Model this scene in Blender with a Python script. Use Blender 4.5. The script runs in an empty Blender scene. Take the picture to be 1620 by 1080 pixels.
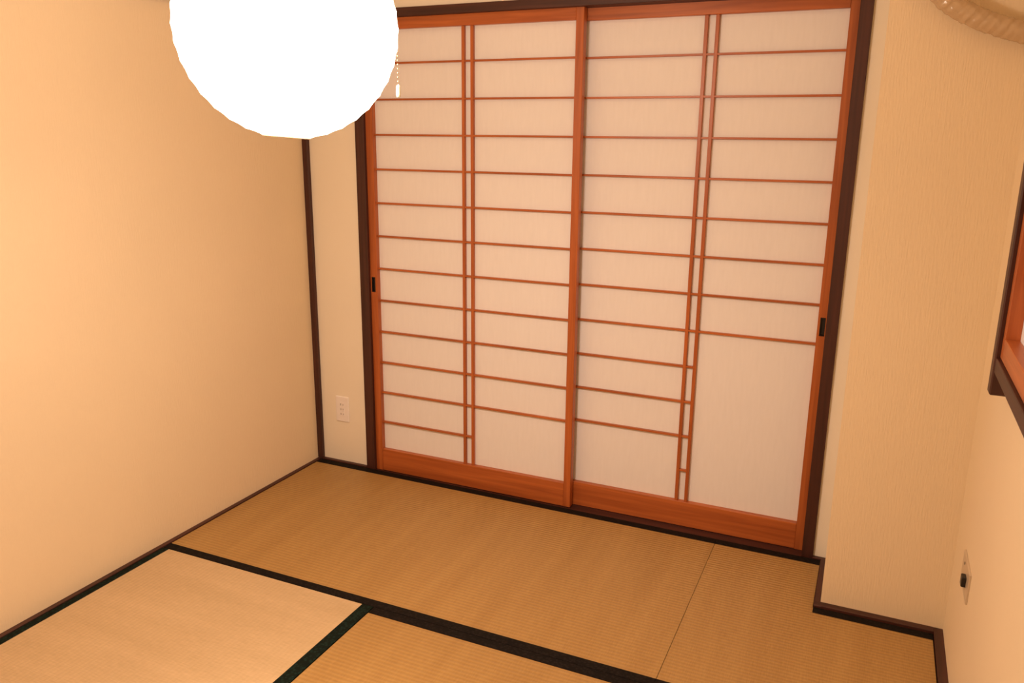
import bpy, bmesh, math, random
from mathutils import Vector
random.seed(4)
scene = bpy.context.scene
col = scene.collection

# ---------------------------------------------------------------- camera
cam_d = bpy.data.cameras.new('camera')
cam = bpy.data.objects.new('camera', cam_d); col.objects.link(cam)
cam.location = (2.23075, -2.89861, 1.46937)
cam.rotation_euler = (1.32292, -0.0097, 0.42451)
cam_d.sensor_width = 36.0
cam_d.lens = 36.0 * 1283.45 / 1620.0
cam_d.clip_start = 0.02
scene.camera = cam
# ---------------------------------------------------------------- world (night outside), exposure
w = bpy.data.worlds.new('night'); scene.world = w; w.use_nodes = True
w.node_tree.nodes['Background'].inputs[0].default_value = (0.010, 0.012, 0.018, 1)
vs = scene.view_settings
vs.view_transform = 'Standard'; vs.look = 'None'; vs.gamma = 1.0; vs.exposure = 0.39
vs.use_curve_mapping = False

LAMP = Vector((1.170, -1.585, 1.663)); LAMP_R = 0.2072
LAMP_COL = (1.0, 0.77, 0.58)
BULB_WATTS = 125.0
BULB_SIDE_WATTS = 36.0
SHADE_EMIT = 11.0

# ---------------------------------------------------------------- materials
def nodes_of(name):
    m = bpy.data.materials.new(name); m.use_nodes = True
    nt = m.node_tree
    return m, nt, nt.nodes['Principled BSDF']
def N(nt, typ, **kw):
    n = nt.nodes.new(typ)
    for k, v in kw.items(): setattr(n, k, v)
    return n
def ramp(nt, stops):
    r = N(nt, 'ShaderNodeValToRGB')
    el = r.color_ramp.elements
    while len(el) < len(stops): el.new(0.5)
    for e, (p, c) in zip(el, stops): e.position = p; e.color = (*c, 1)
    return r

def mat_wall(name, c, stripe=270.0, bump=0.7, axis=0):
    m, nt, b = nodes_of(name); L = nt.links.new
    tc = N(nt, 'ShaderNodeTexCoord')
    mp = N(nt, 'ShaderNodeMapping'); mp.inputs['Scale'].default_value = (stripe, stripe, 22)
    L(tc.outputs['Object'], mp.inputs[0])
    n1 = N(nt, 'ShaderNodeTexNoise'); n1.inputs['Scale'].default_value = 1.0; n1.inputs['Detail'].default_value = 2
    L(mp.outputs[0], n1.inputs['Vector'])
    n2 = N(nt, 'ShaderNodeTexNoise'); n2.inputs['Scale'].default_value = 2.2; n2.inputs['Detail'].default_value = 5
    L(tc.outputs['Object'], n2.inputs['Vector'])
    r = ramp(nt, [(0.3, tuple(x * 0.965 for x in c)), (0.7, c)])
    L(n2.outputs['Fac'], r.inputs[0])
    L(r.outputs[0], b.inputs['Base Color'])
    bp = N(nt, 'ShaderNodeBump'); bp.inputs['Strength'].default_value = bump; bp.inputs['Distance'].default_value = 0.0015
    L(n1.outputs['Fac'], bp.inputs['Height']); L(bp.outputs[0], b.inputs['Normal'])
    b.inputs['Roughness'].default_value = 0.75
    b.inputs['Specular IOR Level'].default_value = 0.25
    return m

def mat_wood(name, c1, c2, grain, rough=0.38, scale=1.0, coat=0.0):
    """grain: 0,1,2 = axis the fibres follow"""
    m, nt, b = nodes_of(name); L = nt.links.new
    tc = N(nt, 'ShaderNodeTexCoord'); oi = N(nt, 'ShaderNodeObjectInfo')
    add = N(nt, 'ShaderNodeVectorMath', operation='MULTIPLY_ADD')
    cmb = N(nt, 'ShaderNodeCombineXYZ')
    for i in range(3): L(oi.outputs['Random'], cmb.inputs[i])
    add.inputs[1].default_value = (7, 11, 5)
    L(cmb.outputs[0], add.inputs[0]); L(tc.outputs['Object'], add.inputs[2])
    s = [55 * scale] * 3; s[grain] = 2.2 * scale
    mp = N(nt, 'ShaderNodeMapping'); mp.inputs['Scale'].default_value = s
    L(add.outputs[0], mp.inputs[0])
    n = N(nt, 'ShaderNodeTexNoise'); n.inputs['Scale'].default_value = 1.0
    n.inputs['Detail'].default_value = 6; n.inputs['Distortion'].default_value = 0.6
    L(mp.outputs[0], n.inputs['Vector'])
    r = ramp(nt, [(0.28, c1), (0.72, c2)])
    L(n.outputs['Fac'], r.inputs[0]); L(r.outputs[0], b.inputs['Base Color'])
    bp = N(nt, 'ShaderNodeBump'); bp.inputs['Strength'].default_value = 0.08; bp.inputs['Distance'].default_value = 0.001
    L(n.outputs['Fac'], bp.inputs['Height']); L(bp.outputs[0], b.inputs['Normal'])
    b.inputs['Roughness'].default_value = rough
    b.inputs['Coat Weight'].default_value = coat
    return m

def mat_plain(name, c, rough=0.5, metal=0.0, spec=0.5):
    m, nt, b = nodes_of(name)
    tc = N(nt, 'ShaderNodeTexCoord'); n = N(nt, 'ShaderNodeTexNoise')
    n.inputs['Scale'].default_value = 40; nt.links.new(tc.outputs['Object'], n.inputs['Vector'])
    r = ramp(nt, [(0.3, tuple(x * 0.96 for x in c)), (0.7, c)])
    nt.links.new(n.outputs['Fac'], r.inputs[0]); nt.links.new(r.outputs[0], b.inputs['Base Color'])
    b.inputs['Roughness'].default_value = rough; b.inputs['Metallic'].default_value = metal
    b.inputs['Specular IOR Level'].default_value = spec
    return m

def mat_tatami(name, c1, c2, rib=0.09, bump=0.75):
    """rush cover: ribs run along the mat's local X, strands along local Y"""
    m, nt, b = nodes_of(name); L = nt.links.new
    tc = N(nt, 'ShaderNodeTexCoord')
    sep = N(nt, 'ShaderNodeSeparateXYZ'); L(tc.outputs['Object'], sep.inputs[0])
    # ribs
    my = N(nt, 'ShaderNodeMath', operation='MULTIPLY'); my.inputs[1].default_value = 2 * math.pi / 0.0155
    L(sep.outputs['Y'], my.inputs[0])
    sn = N(nt, 'ShaderNodeMath', operation='SINE'); L(my.outputs[0], sn.inputs[0])
    # strands: fine noise, short across X and drawn out along Y
    mp = N(nt, 'ShaderNodeMapping'); mp.inputs['Scale'].default_value = (330, 26, 1)
    L(tc.outputs['Object'], mp.inputs[0])
    n1 = N(nt, 'ShaderNodeTexNoise'); n1.inputs['Scale'].default_value = 1; n1.inputs['Detail'].default_value = 3
    L(mp.outputs[0], n1.inputs['Vector'])
    # broader tone drift across the strands
    mp2 = N(nt, 'ShaderNodeMapping'); mp2.inputs['Scale'].default_value = (14, 1.2, 1)
    L(tc.outputs['Object'], mp2.inputs[0])
    n2 = N(nt, 'ShaderNodeTexNoise'); n2.inputs['Scale'].default_value = 1; n2.inputs['Detail'].default_value = 4
    L(mp2.outputs[0], n2.inputs['Vector'])
    mix = N(nt, 'ShaderNodeMath', operation='MULTIPLY_ADD'); mix.inputs[1].default_value = 0.55
    L(n1.outputs['Fac'], mix.inputs[0])
    m3 = N(nt, 'ShaderNodeMath', operation='MULTIPLY'); m3.inputs[1].default_value = 0.45
    L(n2.outputs['Fac'], m3.inputs[0]); L(m3.outputs[0], mix.inputs[2])
    m4 = N(nt, 'ShaderNodeMath', operation='MULTIPLY_ADD'); m4.inputs[1].default_value = rib
    L(sn.outputs[0], m4.inputs[0]); L(mix.outputs[0], m4.inputs[2])
    r = ramp(nt, [(0.3, c1), (0.7, c2)])
    L(m4.outputs[0], r.inputs[0]); L(r.outputs[0], b.inputs['Base Color'])
    h = N(nt, 'ShaderNodeMath', operation='MULTIPLY_ADD'); h.inputs[1].default_value = 0.25
    L(n1.outputs['Fac'], h.inputs[0])
    h2 = N(nt, 'ShaderNodeMath', operation='MULTIPLY'); h2.inputs[1].default_value = 0.5
    L(sn.outputs[0], h2.inputs[0]); L(h2.outputs[0], h.inputs[2])
    bp = N(nt, 'ShaderNodeBump'); bp.inputs['Strength'].default_value = bump; bp.inputs['Distance'].default_value = 0.0012
    L(h.outputs[0], bp.inputs['Height']); L(bp.outputs[0], b.inputs['Normal'])
    b.inputs['Roughness'].default_value = 0.42
    b.inputs['Specular IOR Level'].default_value = 0.5
    b.inputs['Anisotropic'].default_value = 0.8
    tg = N(nt, 'ShaderNodeTangent', direction_type='UV_MAP', uv_map='UVMap')
    L(tg.outputs[0], b.inputs['Tangent'])
    return m

def mat_cloth(name, c1, c2):
    m, nt, b = nodes_of(name); L = nt.links.new
    tc = N(nt, 'ShaderNodeTexCoord')
    ck = N(nt, 'ShaderNodeTexVoronoi'); ck.inputs['Scale'].default_value = 110
    L(tc.outputs['Object'], ck.inputs['Vector'])
    r = ramp(nt, [(0.2, c2), (0.6, c1)])
    L(ck.outputs['Distance'], r.inputs[0]); L(r.outputs[0], b.inputs['Base Color'])
    b.inputs['Roughness'].default_value = 0.8
    b.inputs['Specular IOR Level'].default_value = 0.12
    return m

def mat_paper(name, c):
    m, nt, b = nodes_of(name); L = nt.links.new
    tc = N(nt, 'ShaderNodeTexCoord')
    mp = N(nt, 'ShaderNodeMapping'); mp.inputs['Scale'].default_value = (90, 90, 12)
    L(tc.outputs['Object'], mp.inputs[0])
    n = N(nt, 'ShaderNodeTexNoise'); n.inputs['Scale'].default_value = 1; n.inputs['Detail'].default_value = 4
    L(mp.outputs[0], n.inputs['Vector'])
    r = ramp(nt, [(0.3, tuple(x * 0.97 for x in c)), (0.7, c)])
    L(n.outputs['Fac'], r.inputs[0]); L(r.outputs[0], b.inputs['Base Color'])
    b.inputs['Roughness'].default_value = 0.65
    b.inputs['Specular IOR Level'].default_value = 0.3
    return m

def mat_emit(name, c, strength, clear=0.0):
    m = bpy.data.materials.new(name); m.use_nodes = True; nt = m.node_tree
    nt.nodes.remove(nt.nodes['Principled BSDF'])
    out = nt.nodes['Material Output']
    e = N(nt, 'ShaderNodeEmission'); e.inputs[0].default_value = (*c, 1); e.inputs[1].default_value = strength
    if clear:
        t = N(nt, 'ShaderNodeBsdfTransparent'); mx = N(nt, 'ShaderNodeMixShader'); mx.inputs[0].default_value = clear
        nt.links.new(e.outputs[0], mx.inputs[1]); nt.links.new(t.outputs[0], mx.inputs[2])
        nt.links.new(mx.outputs[0], out.inputs[0])
    else:
        nt.links.new(e.outputs[0], out.inputs[0])
    return m

WALL = mat_wall('cream_wallpaper', (0.88, 0.725, 0.51))
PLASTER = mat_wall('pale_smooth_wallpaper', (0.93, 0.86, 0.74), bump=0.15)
CEIL = mat_wood('ceiling_boards', (0.80, 0.68, 0.50), (0.86, 0.74, 0.56), 1, 0.6)
CEDAR_X = mat_wood('cedar_grain_x', (0.34, 0.080, 0.018), (0.57, 0.155, 0.037), 0)
CEDAR_Y = mat_wood('cedar_grain_y', (0.34, 0.080, 0.018), (0.57, 0.155, 0.037), 1)
CEDAR_Z = mat_wood('cedar_grain_z', (0.34, 0.080, 0.018), (0.57, 0.155, 0.037), 2)
DARK_X = mat_wood('dark_wood_grain_x', (0.036, 0.009, 0.006), (0.082, 0.022, 0.014), 0, 0.5)
DARK_Y = mat_wood('dark_wood_grain_y', (0.036, 0.009, 0.006), (0.082, 0.022, 0.014), 1, 0.5)
DARK_Z = mat_wood('dark_wood_grain_z', (0.036, 0.009, 0.006), (0.082, 0.022, 0.014), 2, 0.5)
FLOORWOOD = mat_wood('hall_boards', (0.20, 0.09, 0.035), (0.30, 0.15, 0.06), 0, 0.35)
TATAMI = mat_tatami('rush_weave', (0.36, 0.195, 0.058), (0.49, 0.290, 0.100))
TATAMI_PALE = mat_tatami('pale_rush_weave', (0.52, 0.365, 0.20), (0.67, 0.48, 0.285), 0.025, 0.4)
BORDER_BROWN = mat_cloth('brown_black_border_cloth', (0.0085, 0.0058, 0.0045), (0.017, 0.012, 0.010))
BORDER_GREEN = mat_cloth('green_black_border_cloth', (0.0045, 0.0085, 0.0055), (0.010, 0.026, 0.019))
PAPER = mat_paper('shoji_paper', (0.90, 0.885, 0.92))
PLASTIC = mat_plain('white_plastic', (0.95, 0.90, 0.90), 0.35)
STEEL = mat_plain('brushed_plate', (0.66, 0.54, 0.40), 0.35, 0.3)
BLACK = mat_plain('black_plastic', (0.012, 0.010, 0.010), 0.4)
BRASS = mat_plain('brass', (0.75, 0.58, 0.28), 0.3, 0.9)
CREAM_PL = mat_plain('cream_bobbin', (0.85, 0.76, 0.58), 0.3)
TAPE = mat_plain('cream_vinyl_tape', (0.58, 0.42, 0.26), 0.22, 0.0, 0.7)
BAMBOO = mat_plain('bamboo', (0.7, 0.5, 0.25), 0.5)
SHADE = mat_emit('glowing_washi', LAMP_COL, SHADE_EMIT, 0.5)
BULBM = mat_emit('bulb_glass', LAMP_COL, 60.0, 0.5)

# ---------------------------------------------------------------- builders
def tag(o, label=None, cat=None, group=None, kind=None):
    if label: o['label'] = label
    if cat: o['category'] = cat
    if group: o['group'] = group
    if kind: o['kind'] = kind
    return o
def empty(name, loc):
    o = bpy.data.objects.new(name, None); o.empty_display_size = 0.05
    col.objects.link(o); o.location = loc
    return o
def link_mesh(name, me, mat, loc, parent=None):
    if mat and not me.materials: me.materials.append(mat)
    o = bpy.data.objects.new(name, me); col.objects.link(o)
    if parent:
        o.parent = parent; o.location = Vector(loc) - world_loc(parent)
    else: o.location = loc
    return o
def world_loc(o):
    v = Vector(o.location)
    while o.parent: o = o.parent; v += Vector(o.location)
    return v
def from_bm(name, bm, mat, loc, parent=None, smooth=False):
    bmesh.ops.recalc_face_normals(bm, faces=bm.faces)
    me = bpy.data.meshes.new(name); bm.to_mesh(me); bm.free()
    if smooth:
        for p in me.polygons: p.use_smooth = True
    return link_mesh(name, me, mat, loc, parent)
def bm_box(bm, x0, x1, y0, y1, z0, z1):
    vs_ = [bm.verts.new((x, y, z)) for x in (x0, x1) for y in (y0, y1) for z in (z0, z1)]
    for f in ((0,1,3,2), (4,6,7,5), (0,4,5,1), (2,3,7,6), (0,2,6,4), (1,5,7,3)):
        bm.faces.new([vs_[i] for i in f])
def box(name, x0, x1, y0, y1, z0, z1, mat, parent=None, bevel=0.0015):
    c = Vector(((x0+x1)/2, (y0+y1)/2, (z0+z1)/2))
    bm = bmesh.new()
    bm_box(bm, x0-c.x, x1-c.x, y0-c.y, y1-c.y, z0-c.z, z1-c.z)
    if bevel:
        bmesh.ops.recalc_face_normals(bm, faces=bm.faces)
        bmesh.ops.bevel(bm, geom=list(bm.edges), offset=bevel, segments=1, affect='EDGES', profile=0.5)
    return from_bm(name, bm, mat, c, parent)
def pocket_box(name, x0, x1, y0, y1, z0, z1, px0, px1, pz0, pz1, depth, mat, parent):
    """a post whose front (-Y) face has a rectangular pocket"""
    c = Vector(((x0+x1)/2, (y0+y1)/2, (z0+z1)/2)); bm = bmesh.new()
    xs = (x0, px0, px1, x1); zs = (z0, pz0, pz1, z1)
    g = [[bm.verts.new((x-c.x, y0-c.y, z-c.z)) for z in zs] for x in xs]
    for i in range(3):
        for j in range(3):
            if i == 1 and j == 1: continue
            bm.faces.new((g[i][j], g[i+1][j], g[i+1][j+1], g[i][j+1]))
    f = [g[1][1], g[2][1], g[2][2], g[1][2]]
    d = [bm.verts.new((v.co.x, v.co.y + depth, v.co.z)) for v in f]
    for k in range(4): bm.faces.new((f[k], f[(k+1) % 4], d[(k+1) % 4], d[k]))
    bm.faces.new(d)
    k0 = [bm.verts.new((x-c.x, y1-c.y, z-c.z)) for x in (x0, x1) for z in (z0, z1)]   # 00 01 10 11
    bm.faces.new((k0[0], k0[1], k0[3], k0[2]))
    bm.faces.new([g[0][j] for j in range(4)] + [k0[1], k0[0]])
    bm.faces.new([g[3][j] for j in range(4)] + [k0[3], k0[2]])
    bm.faces.new([g[i][0] for i in range(4)] + [k0[2], k0[0]])
    bm.faces.new([g[i][3] for i in range(4)] + [k0[3], k0[1]])
    return from_bm(name, bm, mat, c, parent)
def boxes(name, lst, mat, loc=(0, 0, 0), parent=None):
    bm = bmesh.new()
    for b in lst:
        bm_box(bm, b[0]-loc[0], b[1]-loc[0], b[2]-loc[1], b[3]-loc[1], b[4]-loc[2], b[5]-loc[2])
    return from_bm(name, bm, mat, loc, parent)
def tube(name, pts, radii, mat, parent=None, seg=14, closed=False):
    """tube along points (world), ring per point"""
    if not hasattr(radii, '__len__'): radii = [radii] * len(pts)
    pts = [Vector(p) for p in pts]; c = pts[0].copy(); bm = bmesh.new(); rings = []
    n = len(pts); up = None
    for i, p in enumerate(pts):
        a = pts[(i-1) % n] if (closed or i) else p
        b = pts[(i+1) % n] if (closed or i < n-1) else p
        t = (b - a).normalized()
        if up is None:
            up = Vector((0, 0, 1)) if abs(t.z) < 0.9 else Vector((1, 0, 0))
        u = t.cross(up).normalized(); v = u.cross(t).normalized(); up = v
        rings.append([bm.verts.new(p - c + radii[i] * (math.cos(q)*u + math.sin(q)*v))
                      for q in (2*math.pi*k/seg for k in range(seg))])
    for i in range(n if closed else n-1):
        r0, r1 = rings[i], rings[(i+1) % n]
        for k in range(seg):
            bm.faces.new((r0[k], r0[(k+1) % seg], r1[(k+1) % seg], r1[k]))
    if not closed:
        bm.faces.new(rings[0]); bm.faces.new(rings[-1])
    return from_bm(name, bm, mat, c, parent, smooth=True)
def lathe(name, prof, mat, loc, parent=None, seg=48, smooth=True):
    """prof: (r,z) list relative to loc"""
    bm = bmesh.new(); rings = []
    for r, z in prof:
        rings.append([bm.verts.new((r*math.cos(2*math.pi*k/seg), r*math.sin(2*math.pi*k/seg), z)) for k in range(seg)])
    for a, b in zip(rings, rings[1:]):
        for k in range(seg): bm.faces.new((a[k], a[(k+1) % seg], b[(k+1) % seg], b[k]))
    return from_bm(name, bm, mat, loc, parent, smooth)

# ---------------------------------------------------------------- room shell
XL, XR, YB, YF, ZC = -0.045, 2.545, -0.015, -3.45, 2.36       # inner faces
XP, YP = 2.190, -0.333                                        # pillar in the back right corner
FX0, FX1 = 0.222, 2.142                                       # outer edges of the shoji frame
def struct(o, label=None): return tag(o, label, kind='structure')

struct(boxes('floor', [(XL-.1, XR+.1, YF-.1, .14, -.14, -.058)], FLOORWOOD), 'wooden subfloor under the tatami mats')
struct(boxes('floor_threshold', [(XL, XR, YF, -2.795, -.058, -.004)], FLOORWOOD), 'wooden boards beyond the mats')
# ceiling: board by board
ceil = struct(boxes('ceiling', [(XL-.1, XR+.1, YF-.1, .1, ZC+.012, ZC+.06)], CEIL), 'wooden board ceiling')
nb = 6; bw = (XR - XL) / nb
for i in range(nb):
    box('ceiling_board', XL + i*bw + .002, XL + (i+1)*bw - .002, YF, YB, ZC, ZC+.014, CEIL, ceil, 0.002)
struct(boxes('wall_left', [(XL-.1, XL, YF-.1, .1, -.1, ZC+.02)], WALL), 'cream textured wallpaper wall on the left')
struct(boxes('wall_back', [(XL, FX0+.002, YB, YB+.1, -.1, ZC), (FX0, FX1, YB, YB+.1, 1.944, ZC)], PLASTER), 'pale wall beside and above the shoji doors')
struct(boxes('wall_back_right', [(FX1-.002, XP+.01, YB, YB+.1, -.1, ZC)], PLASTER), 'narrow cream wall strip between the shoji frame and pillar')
struct(boxes('wall_pillar', [(XP, XR+.1, YP, .1, -.1, ZC)], WALL), 'cream papered pillar boxed out in the corner')
WY0, WY1, WZ0, WZ1 = -0.843, -2.30, 0.965, 1.425             # side window opening
struct(boxes('wall_right', [(XR, XR+.1, WY0, YP+.01, -.1, ZC), (XR, XR+.1, WY1, WY0, -.1, WZ0),
                            (XR, XR+.1, WY1, WY0, WZ1, ZC), (XR, XR+.1, YF-.1, WY1, -.1, ZC)], WALL), 'cream wall on the right with a small window')
struct(boxes('wall_front', [(XL, XR, YF-.1, YF, -.1, ZC)], WALL), 'cream wall behind the viewer')

# baseboards (narrow wood strips between mats and walls)
struct(box('baseboard_left', XL-.005, XL+.018, -2.79, -.03, -.058, .004, DARK_Y, bevel=.001), 'thin reddish-brown wood strip along the left wall')
struct(box('baseboard_back', XL+.02, FX0, -.032, YB+.003, -.058, .006, DARK_X, bevel=.001), 'thin dark wood strip under the outlet')
struct(box('baseboard_back_right', FX1, XP, -.032, YB+.003, -.058, .006, DARK_X, bevel=.001), 'short dark wood strip beside the pillar')
struct(box('baseboard_pillar_side', XP-.020, XP+.004, YP-.028, -.033, -.058, .008, DARK_Y, bevel=.001), 'dark wood strip along the side of the pillar')
struct(box('baseboard_pillar_front', XP-.020, XR-.026, YP-.026, YP+.004, -.058, .009, DARK_X, bevel=.001), 'dark wood strip along the front of the pillar')
struct(box('baseboard_right', XR-.026, XR+.004, -2.79, YP-.0, -.058, .009, DARK_Y, bevel=.001), 'dark wood strip along the right wall')

# trims
struct(box('trim_1', XL-.02, XL+.026, -.032, YB+.02, .006, ZC, DARK_Z), 'slim dark wooden corner post')
fr = struct(empty('trim_2', (FX0, .02, 0)), 'dark wooden frame around the shoji doors')
box('post', FX0, FX0+.044, -.026, .085, -.02, 1.92, DARK_Z, fr)
box('post', FX1-.039, FX1, -.026, .085, -.02, 1.92, DARK_Z, fr)
box('lintel', FX0-.0, FX1, -.030, .085, 1.913, 1.946, DARK_X, fr)
sill = box('sill', FX0+.044, FX1-.039, -.030, .085, -.050, -.006, DARK_X, fr)
for y0 in (.0, .036): box('track_rib', FX0+.046, FX1-.041, y0+.0235, y0+.0265, -.0065, -.004, DARK_X, sill, 0)
struct(box('trim_3', XL-.002, XL+.022, YF, -.034, 1.905, 1.945, DARK_Y), 'dark picture rail high on the left wall')

# ---------------------------------------------------------------- shoji doors
Z1, S = 1.746, 0.13845
def shoji(name, label, x0, x1, xl, v1, v2, xr, oy, bars, handle, hz):
    """x0..x1 outer, xl/xr inner stile edges, oy depth offset; bars: list of (index, xa, xb)"""
    d = struct(empty(name, ((x0+x1)/2, oy, -.004)), label)
    f, b = oy - .010, oy + .022
    zt, zb = 1.872, .097
    z0, z1 = -.004, 1.925
    for (a, c, is_h) in ((x0, xl, handle == 'L'), (xr, x1, handle == 'R')):
        if is_h:
            m = (a + c)/2 - (.002 if handle == 'L' else -.001)
            s = pocket_box('stile', a, c, f, b, z0, z1, m-.0065, m+.0065, hz-.030, hz+.030, .009, CEDAR_Z, d)
            h = boxes('finger_pull', [(m-.0065, m+.0065, f+.0075, f+.0088, hz-.030, hz+.030),
                                  (m-.0085, m-.0060, f-.0008, f+.0080, hz-.0325, hz+.0325), (m+.0060, m+.0085, f-.0008, f+.0080, hz-.0325, hz+.0325),
                                  (m-.0085, m+.0085, f-.0008, f+.0080, hz+.0300, hz+.0325), (m-.0085, m+.0085, f-.0008, f+.0080, hz-.0325, hz-.0300)],
                      BLACK, (m, f, hz), s)
            h['label'] = 'black recessed finger pull'
        else:
            box('stile', a, c, f, b, z0, z1, CEDAR_Z, d)
    box('top_rail', xl, xr, f+.001, b, zt, z1, CEDAR_X, d)
    box('bottom_rail', xl, xr, f+.001, b, z0, zb, CEDAR_X, d)
    for x in (v1, v2):
        box('lattice_bar', x-.0060, x+.0060, oy-.001, oy+.013, zb, zt, CEDAR_Z, d, .0008)
    for i, xa, xb in bars:
        z = Z1 - S*(i-1)
        box('lattice_bar', xa, xb, oy+.0005, oy+.013, z-.0036, z+.0036, CEDAR_X, d, .0006)
    p = box('paper', xl-.004, xr+.004, oy+.0128, oy+.0142, zb-.004, zt+.004, PAPER, d, 0)
    p['label'] = 'pale pinkish translucent paper sheet'
    return d
shoji('door_1', 'wooden shoji sliding door beside the outlet, its stile overlapping the other door', .266, 1.200, .299, .712, .750, 1.170, 0.0,
      [(i, .299, 1.170) for i in range(1, 12)] + [(12, .299, .750)], 'L', .846)
shoji('door_2', 'wooden shoji sliding door beside the pillar, with a large blank lower pane', 1.136, 2.104, 1.166, 1.6222, 1.6598, 2.073, 0.036,
      [(i, 1.166, 2.073) for i in range(1, 9)] + [(i, 1.166, 1.6598) for i in (9, 10, 11)] + [(12, 1.6222, 1.6598)], 'R', .842)

# ---------------------------------------------------------------- side window in the right wall
win = struct(empty('window_1', (2.52, -1.5, .91)), 'small side window with dark frame and paper screens')
box('post', 2.500, XR+.06, WY0, WY0+.040, .908, 1.60, DARK_Z, win, .003)
box('post', 2.500, XR+.06, WY1-.040, WY1, .908, 1.60, DARK_Z, win, .003)
box('sill', 2.503, XR+.06, WY1, WY0, .962, .996, DARK_Y, win)
box('lintel', 2.503, XR+.06, WY1, WY0, 1.425, 1.465, DARK_Y, win)
def window_screen(y0, y1, x):
    s = bpy.data.objects.new('screen', None); col.objects.link(s); s.parent = win; s.empty_display_size = .02
    s.location = Vector((x, (y0+y1)/2, 1.0)) - Vector(win.location)
    a, b = x, x + .030
    box('stile', a, b, y1, y1+.028, .998, 1.424, CEDAR_Z, s); box('stile', a, b, y0-.028, y0, .998, 1.424, CEDAR_Z, s)
    box('rail', a, b, y1+.028, y0-.028, .998, 1.046, CEDAR_Y, s); box('rail', a, b, y1+.028, y0-.028, 1.392, 1.424, CEDAR_Y, s)
    for z in (1.19, 1.29): box('lattice_bar', a+.016, b, y1+.028, y0-.028, z-.004, z+.004, CEDAR_Y, s, .0006)
    for k in (1, 2): 
        y = y1 + (y0-y1)*k/3; box('lattice_bar', a+.016, b, y-.004, y+.004, 1.046, 1.392, CEDAR_Z, s, .0006)
    box('paper', b-.0005, b+.001, y1+.02, y0-.02, 1.04, 1.40, PAPER, s, 0)
window_screen(WY0-.001, -1.585, 2.510)
window_screen(-1.555, WY1+.001, 2.545)

# ---------------------------------------------------------------- tatami mats
def tatami(label, x0, x1, y0, y1, along, borders, cloth, cut=None, rush=None):
    """x0..x1, y0..y1 footprint; along 'x' or 'y' = rib direction; borders: list of (x0,x1,y0,y1)"""
    cx, cy = (x0+x1)/2, (y0+y1)/2
    t = empty('tatami_mat', (cx, cy, -.056)); tag(t, label, 'tatami mat', 'tatami mats on the floor')
    g = .0005
    poly = [(x0+g, y0+g), (x1-g, y0+g), (x1-g, y1-g), (x0+g, y1-g)] if not cut else cut
    bm = bmesh.new()
    rot = along == 'y'
    def loc(x, y, z):
        x -= cx; y -= cy
        return (y, -x, z) if rot else (x, y, z)      # local X runs along the ribs
    bot = [bm.verts.new(loc(x, y, -.028)) for x, y in poly]
    top = [bm.verts.new(loc(x, y, .028)) for x, y in poly]
    bm.faces.new(top); bm.faces.new(bot[::-1]); n = len(poly)
    for i in range(n): bm.faces.new((bot[i], bot[(i+1) % n], top[(i+1) % n], top[i]))
    uv = bm.loops.layers.uv.new('UVMap')
    for f in bm.faces:
        for l in f.loops: l[uv].uv = (l.vert.co.x, l.vert.co.y)
    bmesh.ops.recalc_face_normals(bm, faces=bm.faces)
    me = bpy.data.meshes.new('rush_cover'); bm.to_mesh(me); bm.free()
    o = link_mesh('rush_cover', me, rush or TATAMI, (cx, cy, -.028), t)
    if rot: o.rotation_euler.z = math.pi/2
    for b in borders:
        box('cloth_border', *b, -.054, .0012, cloth, t, .0008)
MB = -.964                                             # joint between the back and the front mats
tatami('tatami mat along the shoji doors, reaching to the left wall', XL+.020, 1.7995, MB, -.033, 'x',
       [(XL+.020, 1.7995, -.070, -.0325), (XL+.020, 1.7995, MB, MB+.034)], BORDER_BROWN)
tatami('notched tatami mat fitted around the pillar base', 1.800, XR-.028, MB, -.033, 'x',
       [(1.800, XP-.022, -.070, -.0325), (XP-.020, XR-.028, YP-.062, YP-.0275), (1.800, XR-.028, MB, MB+.034)], BORDER_BROWN,
       cut=[(1.8005, MB+.001), (XR-.029, MB+.001), (XR-.029, YP-.028), (XP-.0215, YP-.028), (XP-.0215, -.034), (1.8005, -.034)])
LX1 = .884
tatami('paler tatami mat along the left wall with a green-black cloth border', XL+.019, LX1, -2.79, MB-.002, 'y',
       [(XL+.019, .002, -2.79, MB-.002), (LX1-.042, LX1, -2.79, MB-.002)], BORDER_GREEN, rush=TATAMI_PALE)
tatami('tatami mat whose border doubles the wide dark band facing the shoji doors', LX1+.003, XR-.028, -1.875, MB-.002, 'x',
       [(LX1+.003, XR-.028, MB-.036, MB-.002), (LX1+.003, XR-.028, -1.875, -1.841)], BORDER_BROWN)
tatami('tatami mat next to the wooden threshold boards', LX1+.003, XR-.028, -2.79, -1.877, 'x',
       [(LX1+.003, XR-.028, -1.911, -1.877), (LX1+.003, XR-.028, -2.79, -2.756)], BORDER_BROWN)

# ---------------------------------------------------------------- lantern
lan = empty('paper_lantern', (LAMP.x, LAMP.y, LAMP.z - LAMP_R)); 
tag(lan, 'glowing round white paper lantern hanging from the ceiling', 'lantern')
from mathutils import Matrix
TILT = Matrix.Rotation(math.radians(4.0), 3, (LAMP - Vector(cam.location)).normalized())     # hangs slightly crooked
nr = 17; prof = []
t0, t1 = math.asin(.044/LAMP_R), math.pi - math.asin(.044/LAMP_R)
SQ = .985
for i in range(nr):                                     # paper sags slightly between the bamboo ribs
    for k in range(4):
        q = t0 + (t1-t0)*(i + k/4)/nr
        r = LAMP_R*(1 - .009*math.sin(math.pi*k/4))
        prof.append((r*math.sin(q), -r*SQ*math.cos(q)))
prof.append((LAMP_R*math.sin(t1), -LAMP_R*SQ*math.cos(t1)))
shade = lathe('paper_shade', prof, SHADE, LAMP, lan, 72); shade.data.transform(TILT.to_4x4())
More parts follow.
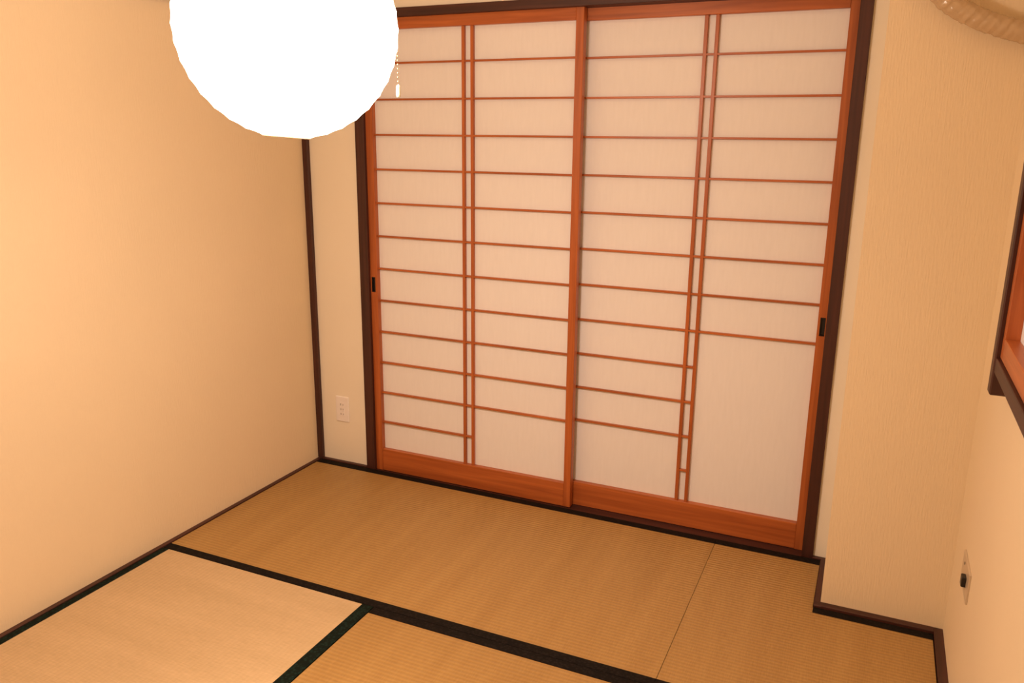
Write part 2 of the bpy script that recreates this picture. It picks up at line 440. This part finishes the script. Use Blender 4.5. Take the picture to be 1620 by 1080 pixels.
for i in range(nr+1):
    q = t0 + (t1-t0)*i/nr; r = (LAMP_R-.0015)*math.sin(q); z = -(LAMP_R-.0015)*SQ*math.cos(q)
    if 0 < i < nr:
        tube('rib', [LAMP + TILT @ Vector((r*math.cos(a), r*math.sin(a), z)) for a in (2*math.pi*k/32 for k in range(32))], .0008, BAMBOO, lan, 4, True)
    else:
        tube('ring', [LAMP + TILT @ Vector((r*math.cos(a), r*math.sin(a), z + (-.0015 if i == 0 else .0015))) for a in (2*math.pi*k/40 for k in range(40))], .0022, CREAM_PL, lan, 8, True)
lathe('socket', [(.001, .16), (.022, .16), (.022, .08), (.018, .075), (.001, .075)], CREAM_PL, LAMP, lan, 20)
lathe('bulb', [(.001, .078), (.014, .075), (.016, .060), (.030, .035), (.038, .005), (.034, -.020), (.020, -.036), (.001, -.041)], BULBM, LAMP, lan, 24)
tube('cord', [LAMP + Vector((0, 0, z)) for z in (.155, .3, .45, ZC - LAMP.z - .03)], .004, CREAM_PL, lan, 8)
lathe('ceiling_rose', [(.001, -.035), (.035, -.033), (.045, -.015), (.047, 0.0), (.001, 0.0)], CREAM_PL, (LAMP.x, LAMP.y, ZC), lan, 24)
bpt = bpy.data.lights.new('lantern_bulb_light', 'SPOT'); bpt.spot_size = math.pi; bpt.spot_blend = 1.0; bpt.energy = BULB_WATTS; bpt.color = LAMP_COL; bpt.shadow_soft_size = .045  # bulb's light, its downward spread invented to even out the room
bl = bpy.data.objects.new('bulb_light', bpt); col.objects.link(bl); bl.parent = lan; bl.location = (0, 0, LAMP_R)
spt = bpy.data.lights.new('lantern_bulb_side_light', 'POINT'); spt.energy = BULB_SIDE_WATTS; spt.color = LAMP_COL; spt.shadow_soft_size = .045
sl = bpy.data.objects.new('bulb_side_light', spt); col.objects.link(sl); sl.parent = lan; sl.location = (0, 0, LAMP_R)
# pull chain draped over the shade, hanging free past its widest point
cd = Vector((0.684, 0.733, 0)).normalized()
cpts = []
for k in range(1, 11):
    q = math.radians(14 + 76*k/10); cpts.append(LAMP + cd*((LAMP_R+.004)*math.sin(q)) + Vector((0, 0, (LAMP_R*SQ+.004)*math.cos(q))))
ZE = 1.566
n_free = 12
for k in range(1, n_free+1): cpts.append(Vector((cpts[9].x, cpts[9].y, cpts[9].z + (ZE-cpts[9].z)*k/n_free)))
bm = bmesh.new(); ln = 0; dense = []
for a, b in zip(cpts, cpts[1:]):
    m = max(1, int((b-a).length/.0042))
    dense += [a + (b-a)*j/m for j in range(m)]
for p in dense:
    bmesh.ops.create_icosphere(bm, subdivisions=1, radius=.0018, matrix=Matrix.Translation(p - LAMP))
chain = from_bm('pull_chain', bm, BRASS, LAMP, lan, True)
chain['label'] = 'beaded pull chain'
lathe('pull_bob', [(.0005, .002), (.0035, .0), (.0042, -.003), (.0045, -.018), (.0040, -.022), (.0005, -.023)], CREAM_PL, cpts[-1], chain, 16)

# ---------------------------------------------------------------- outlet beside the corner post
OX, OZ, OY = .0955, .258, YB
ou = tag(empty('wall_outlet', (OX, OY, OZ-.06)), 'white three-socket wall outlet between the corner post and shoji frame', 'outlet')
box('cover_plate', OX-.035, OX+.035, OY-.006, OY+.001, OZ-.060, OZ+.060, PLASTIC, ou, .0025)
for k in (-1, 0, 1):
    z = OZ + k*.0225
    so = box('socket', OX-.0115, OX+.0115, OY-.0078, OY-.004, z-.0105, z+.0105, PLASTIC, ou, .0008)
    for s, h in ((-1, .0045), (1, .0035)):
        box('slot', OX+s*.0063-.0010, OX+s*.0063+.0010, OY-.0080, OY-.0060, z-h, z+h, BLACK, so, 0)

# ---------------------------------------------------------------- plate with black cap on the right wall
sw = tag(empty('wall_plate', (XR, -.628, .295)), 'metal wall plate with a black plug low on the right wall', 'wall plate')
box('plate', XR-.005, XR+.001, -.705, -.552, .303, .388, STEEL, sw, .0015)
pl = box('plug', XR-.016, XR-.004, -.665, -.638, .330, .358, BLACK, sw, .002)
lathe('screw', [(.0005, .0012), (.004, .0008), (.0045, 0)], BLACK, (0, 0, 0), sw, 12)
scw = sw.children[-1]; scw.location = (-.005, .030, .073); scw.rotation_euler = (0, -math.pi/2, 0)

# ---------------------------------------------------------------- wrapped hose on the pillar
HY = YP - .048
ctrl = [(2.262, ZC), (2.262, 2.10), (2.266, 1.96), (2.285, 1.875), (2.330, 1.818), (2.400, 1.776), (2.470, 1.748), (2.555, 1.722)]
def catmull(P, n):
    out = []
    for i in range(len(P)-1):
        p0, p1, p2, p3 = P[max(i-1, 0)], P[i], P[i+1], P[min(i+2, len(P)-1)]
        for k in range(n):
            t = k/n
            out.append(tuple(.5*((2*p1[c]) + (-p0[c]+p2[c])*t + (2*p0[c]-5*p1[c]+4*p2[c]-p3[c])*t*t + (-p0[c]+3*p1[c]-3*p2[c]+p3[c])*t**3) for c in (0, 1)))
    out.append(P[-1]); return out
hp = catmull(ctrl, 40)
def hose_mesh(path, y, seg=28):
    bm = bmesh.new(); rings = []; acc = 0; c = Vector((path[0][0], y, path[0][1])); n = len(path)
    for i, p in enumerate(path):
        if i: acc += math.dist(p, path[i-1])
        a_, b_ = path[max(i-1, 0)], path[min(i+1, n-1)]
        t = Vector((b_[0]-a_[0], 0, b_[1]-a_[1])).normalized(); u = Vector((0, -1, 0)); v = t.cross(u)
        ring = []
        for k in range(seg):
            q = 2*math.pi*k/seg
            ph = (acc/.030 + q/(2*math.pi)) % 1.0                    # overlapping spiral turns of tape
            wr = math.sin(5*q + acc*90) * math.sin(3*q - acc*210) * .0014 + random.uniform(-.0004, .0004)
            r = .0250 + .0013*ph + wr
            ring.append(bm.verts.new(Vector((p[0], y, p[1])) - c + r*(math.cos(q)*u + math.sin(q)*v)))
        rings.append(ring)
    for r0, r1 in zip(rings, rings[1:]):
        for k in range(seg): bm.faces.new((r0[k], r0[(k+1) % seg], r1[(k+1) % seg], r1[k]))
    bm.faces.new(rings[0]); bm.faces.new(rings[-1])
    return bm, c
hose = empty('wrapped_hose', (2.40, HY, 1.74)); tag(hose, 'cream tape-wrapped hose curving across the top of the pillar', 'hose')
hbm, hc = hose_mesh(hp, HY)
from_bm('tape_wrap', hbm, TAPE, hc, hose, smooth=True)
